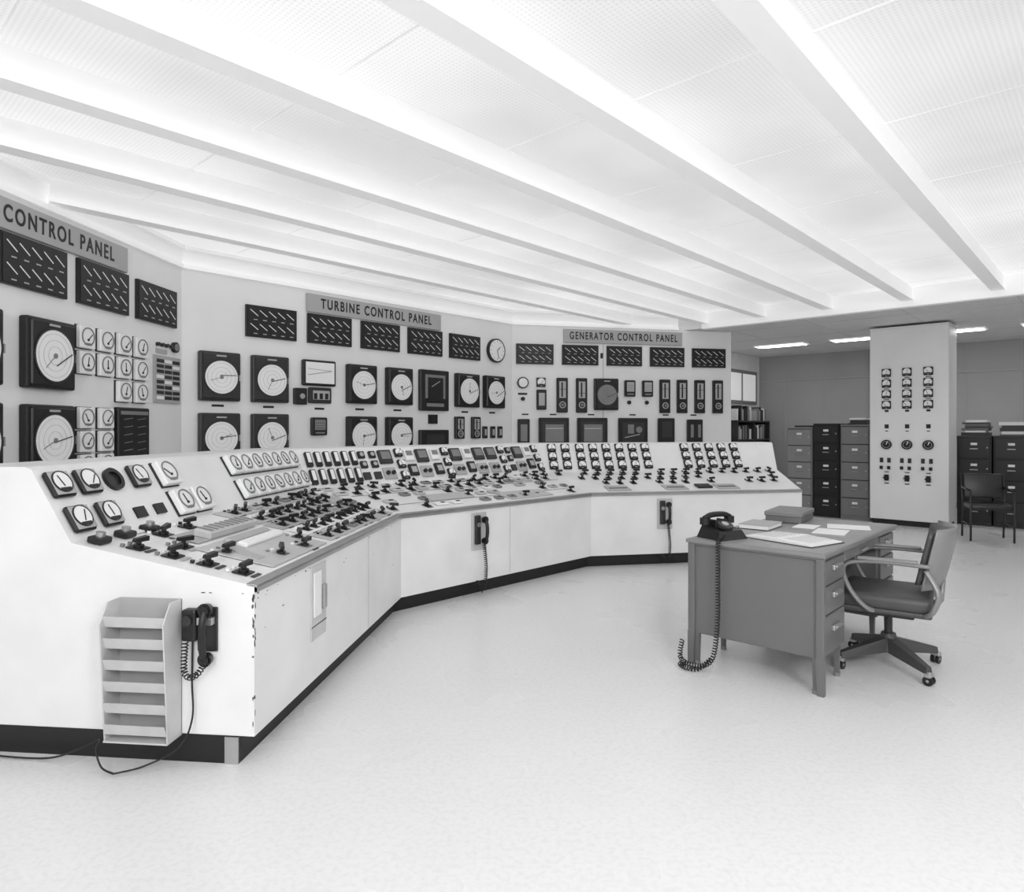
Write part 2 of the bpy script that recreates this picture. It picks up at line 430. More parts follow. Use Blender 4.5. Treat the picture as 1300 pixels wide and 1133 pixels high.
b.rbox(2.8,3.05,-.07,0,1.15,1.58,M_black,.01,1); b.box(2.84,3.01,-.075,-.07,1.3,1.5,M_grey); b.box(2.89,2.96,-.08,-.075,1.2,1.54,M_black)
for x in (.2,.63,1.23,1.9,2.45,2.92): label(b,x,1.65,.1,.02)
b.box(1.42,1.43,-.002,0,.1,2.9,M_lgrey)
label(b,1.40,2.55,.04,.08)
b.obj('instruments',ip[2])

def text(s,Fr,x0,x1,z,parent,h=.115,y=-.0335,name='sign_text',m=M_black):
    c=D.curves.new(name,'FONT'); c.body=s; c.size=.16; c.extrude=.0015; c.offset=.003
    c.align_x='CENTER'; c.align_y='CENTER'; c.space_character=1.3; c.space_word=1.1; c.materials.append(m)
    o=D.objects.new(name,c); C.collection.objects.link(o); C.view_layer.update()
    dx,dy=o.dimensions.x,o.dimensions.y
    Mx=Fr@Matrix.Translation(((x0+x1)/2,y,z))@Matrix(((1,0,0,0),(0,0,-1,0),(0,1,0,0),(0,0,0,1)))@Matrix.Diagonal(((x1-x0)/dx,h/dy,1,1))
    o.parent=parent; o.matrix_world=Mx; return o
for Fr,x0,x1,s,tx0,tx1 in ((FL,-2.83,-.85,'BOILER CONTROL PANEL',-2.62,-1.03),(FT,1.328,3.30,'TURBINE CONTROL PANEL',1.50,3.13),(FG,.789,2.717,'GENERATOR CONTROL PANEL',.88,2.63)):
    e=empty('panel_sign'); b=MB(Fr); b.rbox(x0,x1,-.032,-.002,2.735,2.94,M_sign,.004,1); b.obj('sign_plate',e)
    text(s,Fr,tx0,tx1,2.837,e)
# clock
e=empty('wall_clock'); b=MB(FT)
b.cyl(4.356,2.56,.172,-.05,-.001,M_black,40); b.cyl(4.356,2.56,.152,-.053,-.05,M_face,40)
for k in range(12):
    a=k*math.pi/6; b.bar(4.356+.118*math.cos(a),2.56+.118*math.sin(a),.02,.006,a,-.055,-.053,M_black)
b.bar(4.356,2.56,.08,.01,math.radians(40),-.057,-.053,M_black); b.bar(4.356,2.56,.12,.007,math.radians(-75),-.058,-.053,M_black)
b.obj('clock_body',e)

# ------------------------------------------------------------------ console
P=[Vector((-1.09,2.85,0)),Vector((-.85,5.2,0)),Vector((.83,6.9,0)),Vector((3.2,7.35,0))]
dr=[(P[i+1]-P[i]).normalized() for i in range(3)]
LN=[(P[i+1]-P[i]).length for i in range(3)]
mt=[nrm(dr[0]),mitre(dr[0],dr[1]),mitre(dr[1],dr[2]),nrm(dr[2])+dr[2]*.28]
cons=empty('control_console')
prof=[(.07,0),(.07,.12),(0,.12),(0,.735),(-.012,.735),(-.012,.762),(0,.762),(.84,.93),(1.03,1.25),(1.06,1.262),(1.45,1.262),(1.45,0)]
pm=[M_kick,M_cons,M_cons,M_steel,M_steel,M_steel,M_cons,M_cons,M_cons,M_cons,M_cons,M_cons]
b=MB()
N=len(prof)
V=[[tuple(P[i]+mt[i]*d+Z*z) for d,z in prof] for i in range(4)]
for i in range(3):
    for k in range(N):
        k2=(k+1)%N
        b.add([V[i][k],V[i+1][k],V[i+1][k2],V[i][k2]],[(0,1,2,3)],pm[k])
b.add([V[0][k] for k in (1,2,3,6,7,8,9,10)]+[tuple(P[0]+mt[0]*1.45+Z*.12)],[list(range(9))],M_cons)
q0=[tuple(P[0]+mt[0]*d+dr[0]*-.001+Z*z) for d,z in ((.07,0),(.07,.12),(1.45,.12),(1.45,0))]
b.add(q0,[(0,1,2,3)],M_kick)
b.add([V[3][k] for k in range(N)],[list(range(N))],M_cons)
b.obj('console_body',cons)
b=MB()
for i in range(3):
    a0=P[i]+mt[i]*-.012; a1=P[i+1]+mt[i+1]*-.012; b0=P[i]+mt[i]*.035; b1=P[i+1]+mt[i+1]*.035
    b.hexa([tuple(v+Z*z) for v,z in ((a0,.755),(a1,.755),(b1,.762),(b0,.762))]+[tuple(v+Z*z) for v,z in ((a0,.767),(a1,.767),(b1,.772),(b0,.772))],M_steel)
def face(i): return frame(P[i],dr[i],nrm(dr[i]),Z)
FE0=frame(P[0],Vector((dr[0].y,-dr[0].x,0)),dr[0],Z)
b.M=FE0
b.box(-.13,-.07,-.006,0.02,0,.115,M_steel)
# paint chips along the near corner, both faces, and under the ledge
def chip(x,z,w,h,m=M_chip):
    n=random.randint(5,7)
    poly=[(x+w*math.cos(2*math.pi*i/n)*random.uniform(.5,1),z+h*math.sin(2*math.pi*i/n)*random.uniform(.5,1)) for i in range(n)]
    b.prism(poly,-.0012,0.001,m)
for k in range(26):
    z=random.choice((random.uniform(.13,.73),random.uniform(.5,.73)))
    b.M=FE0 if k%2 else face(0)
    chip((-1 if k%2 else 1)*random.uniform(.002,.008),z,random.uniform(.003,.007),random.uniform(.005,.022))
b.M=FE0
for k in range(5): chip(-random.uniform(.02,.3),.728,random.uniform(.004,.012),.003)
b.M=face(0)
for k in range(24): chip(random.uniform(.03,2.2),random.choice((random.uniform(.70,.725),random.uniform(.4,.725))),random.uniform(.002,.012),random.uniform(.002,.006))
b.obj('console_trim',cons)

def plane(i,d0,z0,d1,z1):
    n=nrm(dr[i]); v=(n*(d1-d0)+Z*(z1-z0)); L=v.length; v=v/L
    y=v.cross(dr[i]); return frame(P[i]+n*d0+Z*z0,dr[i],y,v),L
def rng(i,d): return d*mt[i].dot(dr[i]), LN[i]+d*mt[i+1].dot(dr[i])
def grip(b,x,z,sc=1,ang=None,lights=True):
    s=.032*sc
    b.box(x-s,x+s,-.006,0,z-s,z+s,M_black)
    b.cyl(x,z,.020*sc,-.018,-.006,M_black,12)
    b.cyl(x,z,.009*sc,-.036,-.016,M_black,8)
    a=random.choice((0,.5,-.5,.25,1.2,0,-.2)) if ang is None else ang
    c,d=math.cos(a),math.sin(a); l0,l1=-.034*sc,.045*sc
    def pt(u,w,y): return (x+c*u-d*w,y,z+d*u+c*w)
    h=.009*sc; g=.012*sc
    b.hexa([pt(l0,-h,-.033),pt(l1,-g,-.030),pt(l1,g,-.030),pt(l0,h,-.033),pt(l0,-h*.8,-.050),pt(l1,-g*.8,-.052),pt(l1,g*.8,-.052),pt(l0,h*.8,-.050)],M_black)
    if lights:
        for dx in (-.022,.022):
            b.cyl(x+dx*sc,z+.052*sc,.009*sc,-.012,0,random.choice((M_face,M_grey,M_face,M_black)),8)
        b.box(x-.03*sc,x+.03*sc,-.003,0,z-.062*sc,z-.045*sc,random.choice((M_dark,M_lgrey)))
up=[plane(i,.84,.93,1.03,1.25) for i in range(3)]
be=[plane(i,0,.765,.84,.933) for i in range(3)]
# section 1 upper
b=MB(up[0][0])
def sqr(x,z,s=.13):
    b.rbox(x-s/2,x+s/2,-.03,0,z-s/2,z+s/2,M_black,.01,1); b.box(x-s*.44,x+s*.44,-.033,-.03,z-s*.44,z+s*.44,M_lgrey)
    b.cyl(x,z+.005,s*.38,-.036,-.033,M_face,24); b.ring(x,z+.005,s*.38,s*.42,-.038,-.033,M_black,24)
    b.bar(x,z-.02,s*.45,.004,random.uniform(.8,2.2),-.039,-.036,M_black); b.box(x-.03,x+.03,-.038,-.036,z-s*.33,z-s*.2,M_black)
for x in (.09,.265,.635): sqr(x,.28)
b.ring(.45,.28,.04,.062,-.02,0,M_black,28); b.cyl(.45,.28,.04,-.006,0,M_dark,24)
for x in (.10,.29): sqr(x,.10)
for x,z in ((.87,.275),(.88,.09),(1.06,.09)): sqw(b,x,z,.15)
for k in range(7):
    for z in (.285,.10): sqw(b,1.62+.155*k,z,.14)
for x in (.52,.68): b.box(x-.04,x+.04,-.012,0,.05,.11,M_black)
b.obj('meters_left',cons)
# section 1 bench
b=MB(be[0][0])
for d in (.12,.29,.46,.63): grip(b,.13,d,1.15,ang=0)
for x in (.08,.25,.43): b.rbox(x-.04,x+.04,-.03,0,.75,.82,M_black,.006,1); b.cyl(x,.785,.02,-.05,-.03,M_steel,12)
b.rbox(.30,.98,-.006,0,.06,.46,M_plate,.004,1); b.rbox(.40,.9,-.006,0,.5,.66,M_lgrey,.004,1)
for j in range(10):
    t0=math.radians(90+j*9); t1=math.radians(90+(j+1)*9); cx,cz=.62,.16
    b.prism([(cx+.27*math.cos(t0),cz+.27*math.sin(t0)),(cx+.27*math.cos(t1),cz+.27*math.sin(t1)),(cx+.20*math.cos(t1),cz+.20*math.sin(t1)),(cx+.20*math.cos(t0),cz+.20*math.sin(t0))],-.010,-.006,M_lgrey)
b.rbox(.50,1.0,-.045,0,.50,.60,M_plate,.01,1)
for k in range(9): b.box(.52+k*.052,.545+k*.052,-.048,-.045,.51,.59,M_grey)
b.rbox(.50,.92,-.03,0,.30,.36,M_face,.01,1); b.rbox(.50,.92,-.03,0,.38,.43,M_lgrey,.01,1)
for x,d in ((.30,.52),(.36,.33),(.42,.70),(.66,.72),(.55,.14),(.80,.12),(.95,.22)): grip(b,x,d,1.15)
random.seed(11)
for r,d in enumerate((.12,.27,.42,.57,.74)):
    x0,x1=rng(0,d); x=1.12+random.uniform(0,.08)
    b.rbox(1.06,x1-.04,-.004,0,d-.055,d+.075,(M_plate,M_face,M_lgrey,M_plate,M_plate)[r],.002,1)
    while x<x1-.08:
        p=random.random()
        if p<.72: grip(b,x,d+random.uniform(-.008,.008),1.03)
        elif p<.9: b.rbox(x-.05,x+.05,-.02,0,d-.03,d+.03,random.choice((M_lgrey,M_face,M_grey)),.005,1); b.box(x-.03,x+.03,-.024,-.02,d-.01,d+.01,M_dark)
        x+=random.choice((.12,.13,.15))
b.rbox(.33,.47,-.01,0,.78,.84,M_face,.003,1)
b.obj('bench_controls_left',cons)
# section 2 upper
b=MB(up[1][0]); x0,x1=rng(1,.93); x=x0+.07; k=0
while x<x1-.09:
    if k<6:
        for z in (.27,.10): b.rbox(x-.028,x+.028,-.03,0,z-.07,z+.07,M_black,.005,1); b.box(x-.016,x+.016,-.034,-.03,z-.035,z+.058,M_face)
        x+=.088
    else:
        p=random.random()
        if p<.35:
            for z in (.31,.19,.07): sqb(b,x,z,.085)
            x+=.115
        elif p<.6:
            b.rbox(x-.05,x+.09,-.03,0,.2,.34,M_dark,.005,1); b.box(x-.03,x+.07,-.034,-.03,.24,.32,M_grey)
            b.rbox(x-.05,x+.09,-.02,0,.04,.16,M_lgrey,.005,1); b.cyl(x-.01,.10,.02,-.04,-.02,M_black,12); b.cyl(x+.05,.10,.02,-.04,-.02,M_black,12); x+=.18
        elif p<.8:
            for z in (.3,.2): b.rbox(x-.035,x+.035,-.025,0,z-.035,z+.035,M_black,.005,1); b.cyl(x,z,.02,-.03,-.025,M_lgrey,12)
            b.box(x-.035,x+.035,-.02,0,.05,.12,M_dark); x+=.115
        else:
            b.rbox(x-.05,x+.05,-.03,0,.22,.34,M_face,.005,1); b.box(x-.035,x+.035,-.034,-.03,.27,.32,M_grey)
            b.rbox(x-.05,x+.05,-.03,0,.06,.18,M_black,.005,1); b.box(x-.03,x+.03,-.034,-.03,.09,.15,M_lgrey); x+=.135
    k+=1
b.obj('meters_centre',cons)
b=MB(be[1][0])
for d,pr,stp in ((.78,.62,.15),(.63,.5,.14),(.48,.25,.16),(.33,.3,.17),(.15,.3,.17)):
    x0,x1=rng(1,d); x=x0+.08
    while x<x1-.08:
        p=random.random()
        if p<pr: grip(b,x,d,.92)
        elif p<pr+.38:
            w=random.uniform(.04,.08); b.rbox(x-w,x+w*.6,-.015,0,d-.035,d+.035,random.choice((M_plate,M_lgrey,M_grey,M_face)),.004,1)
            b.box(x-.02,x+.02,-.018,-.015,d-.012,d+.012,M_dark)
        x+=stp
b.box(.1,2.3,-.003,0,.235,.239,M_grey); b.box(-.1,2.5,-.003,0,.555,.559,M_grey)
b.rbox(.5,1.0,-.006,0,.25,.42,M_plate,.003,1); b.rbox(1.3,1.9,-.006,0,.08,.30,M_plate,.003,1)
b.obj('bench_controls_centre',cons)
# section 3
b=MB(up[2][0]); x0,x1=rng(2,.93)
for gx,n in ((x0+.12,2),(x0+.46,6),(x0+1.78,5)):
    for c in range(n):
        for z in (.315,.20,.085): sqb(b,gx+c*.163,z,.10)
        for z in (.258,.143): b.box(gx+c*.163-.03,gx+c*.163+.03,-.004,0,z-.004,z+.004,M_dark)
b.obj('meters_right',cons)
b=MB(be[2][0])
for d in (.78,.58,.38):
    x0,x1=rng(2,d); x=x0+.1
    while x<x1-.1:
        if random.random()<.8: grip(b,x,d,.95,ang=random.choice((0,0,.3,1.57)))
        x+=.155
for x in (.35,1.0,1.6): b.rbox(x-.13,x+.13,-.006,0,.08,.26,M_lgrey,.003,1); b.box(x-.1,x+.1,-.009,-.006,.15,.17,M_dark)
b.rbox(1.25,1.42,-.02,0,.12,.24,M_black,.005,1)
b.obj('bench_controls_right',cons)

# front-face details
b=MB(face(0))
b.rbox(.60,.80,-.006,0,.33,.715,M_rack,.002,1); b.box(.63,.72,-.012,-.006,.45,.68,M_face); b.rbox(.73,.77,-.025,-.006,.47,.60,M_steel,.004,1)
b.box(.60,.80,-.008,-.006,.40,.405,M_dark)
for x in (1.55,): b.box(x,x+.003,-.002,0,.13,.73,M_lgrey)
b.M=face(1)
for x in (1.2,): b.box(x,x+.003,-.002,0,.13,.73,M_lgrey)
b.obj('front_access_panel',cons)

def handset(b,x,y,z,h=.20):
    pts=[(x,y-.012,z-h/2),(x,y-.035,z-h*.38),(x,y-.048,z-h*.15),(x,y-.048,z+h*.15),(x,y-.035,z+h*.38),(x,y-.012,z+h/2)]
    b.tube(smooth_path(pts,4),.015,M_black,10)
    for s in (-1,1):
        b.cyl(x,z+s*h*.45,.031,y-.03,y-.003,M_black,18,r1=.026); b.cyl(x,z+s*h*.45,.022,y-.04,y-.03,M_black,18)
def wallphone(Fr,x,z,drop,side=1):
    e=empty('wall_telephone'); b=MB(Fr)
    b.rbox(x-.085,x+.085,-.014,-.002,z-.17,z+.15,M_plate,.004,1)
    b.rbox(x-.06,x+.0,-.04,-.012,z-.12,z+.13,M_dark,.01,2)
    b.cyl(x-.03,z+.05,.02,-.045,-.04,M_steel,14)
    handset(b,x+.02,-.045,z,.2)
    b.box(x-.01,x+.05,-.05,-.012,z+.075,z+.11,M_steel)
    b.coil([(x+.02,-.05,z-.1),(x+.03,-.06,z-.25),(x+.035,-.06,z-drop*.7),(x+.03,-.05,z-drop),(x-.0,-.04,z-drop-.04),(x-.04,-.03,z-drop+.05)],.013,.018,.0042,M_rub)
    b.obj('telephone',e)
wallphone(face(1),.815,.56,.48); wallphone(face(2),.805,.55,.47)

# end face rack and phone (front = -dr)
FE=frame(P[0]+dr[0]*-.002+Vector((dr[0].y,-dr[0].x,0))*.03,Vector((dr[0].y,-dr[0].x,0)),dr[0],Z)
e=empty('wall_file_rack'); b=MB(FE); x0,x1=-.64,-.355
b.box(x0,x1,-.006,0,.12,.70,M_lgrey)
for x in (x0,x1-.006):
    b.prismx([(0,.12),(-.10,.12),(-.13,.62),(-.08,.70),(0,.70)],x,x+.006,M_rack)
for k in range(6):
    z=.135+k*.090
    b.hexa([(x0+.006,-.008,z),(x1-.006,-.008,z),(x1-.006,-.012,z-.003),(x0+.006,-.012,z-.003),
            (x0+.006,-.095,z+.02),(x1-.006,-.095,z+.02),(x1-.006,-.099,z+.017),(x0+.006,-.099,z+.017)],M_rack)
    b.hexa([(x0+.006,-.10,z+.014),(x1-.006,-.10,z+.014),(x1-.006,-.096,z+.014),(x0+.006,-.096,z+.014),
            (x0+.006,-.118,z+.062),(x1-.006,-.118,z+.062),(x1-.006,-.114,z+.062),(x0+.006,-.114,z+.062)],M_rack)
b.box(x0,x1,-.105,0,.115,.122,M_rack)
b.obj('rack_body',e)
e=empty('wall_telephone'); b=MB(FE)
b.rbox(-.33,-.265,-.05,0,.53,.665,M_black,.01,2); b.cyl(-.30,.62,.022,-.06,-.05,M_dark,16)
b.box(-.27,-.2,-.04,-.008,.6,.63,M_steel); b.rbox(-.28,-.19,-.01,0,.48,.67,M_dark,.003,1)
handset(b,-.225,-.02,.56,.23)
b.coil([(-.225,-.05,.44),(-.25,-.06,.40),(-.29,-.06,.385),(-.315,-.05,.42),(-.315,-.04,.53)],.012,.014,.003,M_rub)
b.tube(smooth_path([(-.30,-.01,.53),(-.30,-.015,.35),(-.29,-.03,.2),(-.33,-.06,.09),(-.45,-.11,.03),(-.56,-.15,.012)],8),.004,M_rub,6)
b.tube(smooth_path([(-.56,-.15,.012),(-.62,-.14,.03),(-.66,-.12,.09),(-.70,-.05,.10),(-.8,-.04,.05),(-.95,-.06,.012),(-1.3,-.05,.012)],8),.004,M_rub,6)
b.obj('telephone',e)

# ------------------------------------------------------------------ desk
Fd=F_side(-1.176,3.75)
desk=empty('office_desk'); b=MB(Fd); Ld,Wd=1.52,.79
b.rbox(-.0,Ld,-.0,Wd,.725,.75,M_desk,.006,2); b.rbox(-.01,Ld+.01,-.01,Wd+.01,.738,.762,M_alu,.006,2)
b.box(.005,Ld-.005,.005,Wd-.005,.762,.7635,M_desktop)
for x0,x1 in ((.015,.405),(Ld-.405,Ld-.015)):
    b.rbox(x0,x1,.02,Wd-.02,.19,.73,M_desk,.008,2)
    for z0,z1 in ((.205,.415),(.425,.575),(.585,.715)):
        b.rbox(x0+.03,x1-.03,.005,.03,z0,z1,M_desk,.006,2)
        cx=(x0+x1)/2; cz=z0+(z1-z0)*.6
        b.rbox(cx-.065,cx+.065,-.012,.008,cz-.008,cz+.022,M_steel,.006,2)
        b.rbox(cx-.055,cx+.055,-.022,-.008,cz+.006,cz+.020,M_steel,.005,2)
    for yy in (.035,Wd-.065):
        for xx in (x0+.0,x1-.03):
            b.hexa([(xx+.004,yy+.004,.02),(xx+.028,yy+.004,.02),(xx+.028,yy+.028,.02),(xx+.004,yy+.028,.02),(xx,yy,.2),(xx+.032,yy,.2),(xx+.032,yy+.032,.2),(xx,yy+.032,.2)],M_desk)
            b.cylz(xx+.016,yy+.016,.018,0,.022,M_alu,12)
b.rbox(-.002,.035,-.0,.045,.19,.735,M_desk,.008,2)
b.hexa([(0,.0,.0),(.03,.0,.0),(.03,.035,.0),(0,.035,.0),(-.002,0,.2),(.035,0,.2),(.035,.045,.2),(-.002,.045,.2)],M_desk)
b.rbox(-.002,.035,Wd-.045,Wd,.19,.735,M_desk,.008,2)
b.hexa([(0,Wd-.035,.0),(.03,Wd-.035,.0),(.03,Wd,.0),(0,Wd,.0),(-.002,Wd-.045,.2),(.035,Wd-.045,.2),(.035,Wd,.2),(-.002,Wd,.2)],M_desk)
b.rbox(.405,Ld-.405,.01,.45,.665,.728,M_desk,.006,2); b.rbox(.70,.82,-.008,.012,.685,.70,M_steel,.004,1)
b.box(.40,Ld-.40,Wd-.12,Wd-.10,.25,.73,M_desk)
b.obj('desk_body',desk)
zt=.7645
# desk phone
e=empty('desk_telephone'); RZ=Matrix.Rotation(math.radians(-20),4,'Z'); T0=Fd@Matrix.Translation((.15,.64,zt))@RZ
b=MB(T0)
b.hexa([(-.11,-.10,0),(.11,-.10,0),(.11,.10,0),(-.11,.10,0),(-.095,-.07,.05),(.095,-.07,.05),(.08,.08,.085),(-.08,.08,.085)],M_black)
b.rbox(-.05,-.03,.0,.08,.06,.11,M_black,.006,2); b.rbox(.03,.05,.0,.08,.06,.11,M_black,.006,2)
b.M=T0@Matrix.Translation((0,-.02,.072))@Matrix.Rotation(math.radians(-68),4,'X')
b.cyl(0,0,.05,-.018,-.0,M_dark,24); b.cyl(0,0,.022,-.022,-.018,M_lgrey,16)
b.M=T0@Matrix.Translation((0,.04,.118))
for s in (-1,1): b.cylz(s*.1,0,.031,-.035,.005,M_black,18)
b.tube(smooth_path([(-.105,0,.0),(-.06,0,.018),(0,0,.022),(.06,0,.018),(.105,0,.0)],4),.017,M_black,10)
b.M=Fd
b.coil([(.08,.6,zt+.03),(.03,.585,zt+.022),(-.03,.58,zt-.01),(-.035,.58,.55),(-.04,.58,.3),(-.05,.60,.10),(-.06,.66,.03),(-.07,.76,.025),(-.04,.82,.05),(-.03,.81,.15)],.013,.017,.0036,M_rub)
b.coil([(-.05,.61,.08),(-.10,.67,.02),(-.13,.73,.02),(-.09,.80,.02)],.013,.017,.0036,M_rub)
b.obj('telephone',e)
# papers
def flat(b,x,y,w,l,ang,h,m,z=0): 
    b.M=Fd@Matrix.Translation((x,y,zt+z))@Matrix.Rotation(ang,4,'Z'); b.box(-w/2,w/2,-l/2,l/2,0,h,m)
def loose(x,y,w,l,ang,h,m=M_paper):
    e=empty('paper_sheet'); b=MB(); flat(b,x,y,w,l,ang,h,m); b.obj('sheet',e)
loose(.84,.22,.24,.19,.15,.004); loose(1.14,.20,.20,.26,.3,.004); loose(.98,.42,.2,.14,.1,.003)
e=empty('open_logbook'); b=MB()
for sgn in (-1,1):
    b.M=Fd@Matrix.Translation((.36,.30,zt+.001))@Matrix.Rotation(math.radians(75),4,'Z')
    x=sgn*.115
    b.hexa([(x-.115,-.15,0),(x+.115,-.15,0),(x+.115,.15,0),(x-.115,.15,0),(x-.115,-.15,.02 if sgn>0 else .008),(x+.115,-.15,.02 if sgn<0 else .008),(x+.115,.15,.02 if sgn<0 else .008),(x-.115,.15,.02 if sgn>0 else .008)],M_paper)
    for k in range(7): b.box(x-.09,x+.09,-.12+k*.036,-.118+k*.036,.019,.0205,M_lgrey)
b.box(-.24,.24,-.16,.16,-.0005,.002,M_dark)
b.obj('logbook_pages',e)
e=empty('ring_binder'); b=MB()
flat(b,.74,.64,.28,.20,.05,.004,M_dark); flat(b,.74,.64,.27,.19,.05,.024,M_paper,.004)
flat(b,.74,.64,.28,.20,.05,.004,M_lgrey,.028)
b.obj('binder_body',e)
e=empty('storage_box'); b=MB(Fd@Matrix.Translation((1.25,.63,zt))@Matrix.Rotation(.12,4,'Z'))
b.rbox(-.2,.2,-.12,.12,0,.07,M_box,.006,1); b.rbox(-.207,.207,-.127,.127,.045,.078,M_grey,.006,1)
b.obj('box_body',e)

# ------------------------------------------------------------------ swivel chair (faces +y local = desk)
ch=empty('swivel_armchair'); Fc=F_side(-1.05,4.53)@Matrix.Rotation(math.radians(9),4,'Z'); b=MB(Fc)
for k in range(4):
    a=math.radians(45+90*k-3); c,s=math.cos(a),math.sin(a); R=.32
    px,py=-s,c
    def q(r,w,z): return (c*r+px*w,s*r+py*w,z)
    b.hexa([q(.02,-.04,.095),q(R,-.022,.062),q(R,.022,.062),q(.02,.04,.095),q(.02,-.034,.18),q(R,-.014,.10),q(R,.014,.10),q(.02,.034,.18)],M_base)
    b.cylz(c*R,s*R,.014,.04,.075,M_steel,10)
    Ms=b.M; b.M=Fc@Matrix.Translation((c*R,s*R,.027))@Matrix.Rotation(a+.5,4,'Z')
    b.cyl(0,0,.027,-.022,-.006,M_black,18); b.cyl(0,0,.027,.006,.022,M_black,18); b.cyl(0,0,.008,-.024,.024,M_steel,8)
    b.rbox(-.018,.018,-.026,.026,.018,.042,M_steel,.006,2); b.M=Ms
b.cylz(0,0,.06,.10,.20,M_base,20,r1=.04); b.cylz(0,0,.022,.20,.34,M_dark,16)
b.rbox(-.12,.12,-.14,.14,.32,.37,M_dark,.01,2)
b.cyl(0,.34,.03,-.16,.0,M_dark,14)
b.rbox(-.235,.235,-.23,.24,.36,.392,M_base,.012,2)
def puff(c): 
    v=c.copy(); rr=max(0,1-(v.x/.25)**2)*max(0,1-((v.y)/.25)**2)
    if v.z>.42: v.z+=.02*rr
    return v
b.rbox(-.245,.245,-.23,.25,.385,.475,M_vinyl,.035,4,puff)
def lean(c):
    v=c.copy(); v.y-= (v.z-.5)*.22; v.y+=.10*(v.x/.25)**2; return v
def gridpad(x0,x1,y0,y1,z0,z1,m,n=8):
    vs=[];fs=[]
    for j,y in enumerate((y0,y1)):
        for r in range(n+1):
            for c in range(n+1):
                x=x0+(x1-x0)*c/n; z=z0+(z1-z0)*r/n
                e=max(abs(2*c/n-1),abs(2*r/n-1))**6
                yy=y+( (y1-y0)*.35*e if j==0 else -(y1-y0)*.35*e)
                vs.append(tuple(lean(Vector((x,yy,z)))))
    K=(n+1)**2
    for r in range(n):
        for c in range(n):
            i=r*(n+1)+c; fs.append((i,i+1,i+n+2,i+n+1)); fs.append((K+i,K+i+n+1,K+i+n+2,K+i+1))
    for i in range(n):
        for a,bb in ((i,i+1),(i+n*(n+1),i+1+n*(n+1)),(i*(n+1),(i+1)*(n+1)),(i*(n+1)+n,(i+1)*(n+1)+n)): fs.append((a,bb,K+bb,K+a))
    b.add(vs,fs,m,True)
gridpad(-.225,.225,-.26,-.19,.55,.85,M_vinyl)
gridpad(-.24,.24,-.28,-.25,.52,.87,M_alu)
b.tube([tuple(lean(Vector((-.06,-.27,.56)))),(-.06,-.27,.45),(-.06,-.22,.37),(-.06,-.1,.35)],.014,M_alu,8)
b.tube([tuple(lean(Vector((.06,-.27,.56)))),(.06,-.27,.45),(.06,-.22,.37),(.06,-.1,.35)],.014,M_alu,8)
for s in (-1,1):
    x=s*.275
    p0=tuple(lean(Vector((s*.24,-.265,.66))))
    b.tube(smooth_path([p0,(x,-.20,.665),(x,-.05,.67),(x,.10,.665),(x,.19,.645),(x,.215,.60),(x,.19,.52),(x*.98,.14,.44),(x*.9,.08,.385),(x*.7,.05,.38)],6),.018,M_alu,10,flat=.7)
    b.rbox(x-.024,x+.024,-.16,.14,.675,.692,M_alu,.006,2)
    b.tube(smooth_path([(x*.85,-.20,.38),(x,-.235,.42),(x,-.26,.52),tuple(lean(Vector((s*.245,-.265,.64))))],6),.018,M_alu,10,flat=.7)
b.obj('chair_body',ch)

# ------------------------------------------------------------------ switchboard cabinet (free-standing)
sb=empty('switchboard_cabinet'); b=MB(F_end(0,11.2)); x0,x1=-2.85,-1.83
b.rbox(x0,x1,0,.6,.08,2.93,M_white,.01,2); b.box(x0+.03,x1-.03,.03,.58,0,.08,M_kick)
b.box(x0-.004,x1+.004,.0,.6,2.93,2.95,M_white)
for x in (-2.62,-2.35,-2.08):
    for z in (2.27,2.11,1.95,1.79): sqb(b,x,z,.12)
    for z in (2.19,2.03,1.87): label(b,x,z,.07,.01)
    label(b,x,1.70,.05,.03); label(b,x,1.47,.055,.06); label(b,x,1.40,.04,.012)
    b.cyl(x,1.2,.07,-.035,0,M_black,24); b.ring(x,1.2,.045,.05,-.038,-.035,M_lgrey,20); b.bar(x,1.2,.05,.01,1.2,-.04,-.035,M_face)
    for dx in (-.07,.03):
        b.box(x+dx-.02,x+dx+.025,-.012,0,.93,1.0,M_dark); b.rbox(x+dx-.02,x+dx+.02,-.03,0,.83,.88,M_black,.005,1)
    b.rbox(x-.03,x+.03,-.03,0,.66,.75,M_black,.005,1); b.bar(x-.04,.705,.08,.02,0,-.05,-.03,M_black); label(b,x,.62,.06,.015); label(b,x,.79,.06,.012)
b.obj('cabinet_body',sb)

# ------------------------------------------------------------------ filing cabinets
def filecab(s,t,w,h,n,m,dp=.65):
    e=empty('filing_cabinet'); b=MB(F_end(s,t))
    b.rbox(0,w,0.012,dp,.0,h,m,.005,1)
    dh=(h-.09)/n
    for k in range(n):
        z0=.06+k*dh
        b.rbox(.018,w-.018,-.006,.02,z0+.006,z0+dh-.006,m,.005,1)
        b.rbox(w/2-.05,w/2+.05,-.028,-.006,z0+dh*.45,z0+dh*.45+.015,M_steel,.004,1)
        b.box(w/2-.04,w/2+.04,-.010,-.006,z0+dh*.65,z0+dh*.65+.035,M_paper); b.box(w-.06,w-.045,-.012,-.006,z0+dh*.5,z0+dh*.5+.02,M_steel)
        b.box(.018,w-.018,-.001,.013,z0+dh-.006,z0+dh+.006,M_black)
    b.obj('cabinet_body',e); return e
filecab(-4.20,11.5,.41,1.46,5,M_cabl); filecab(-3.77,11.47,.41,1.52,5,M_cabk); filecab(-3.34,11.44,.43,1.50,5,M_cabg)
for k in range(2): filecab(-1.86+k*.45,12.0,.43,1.33,4,M_cabk)
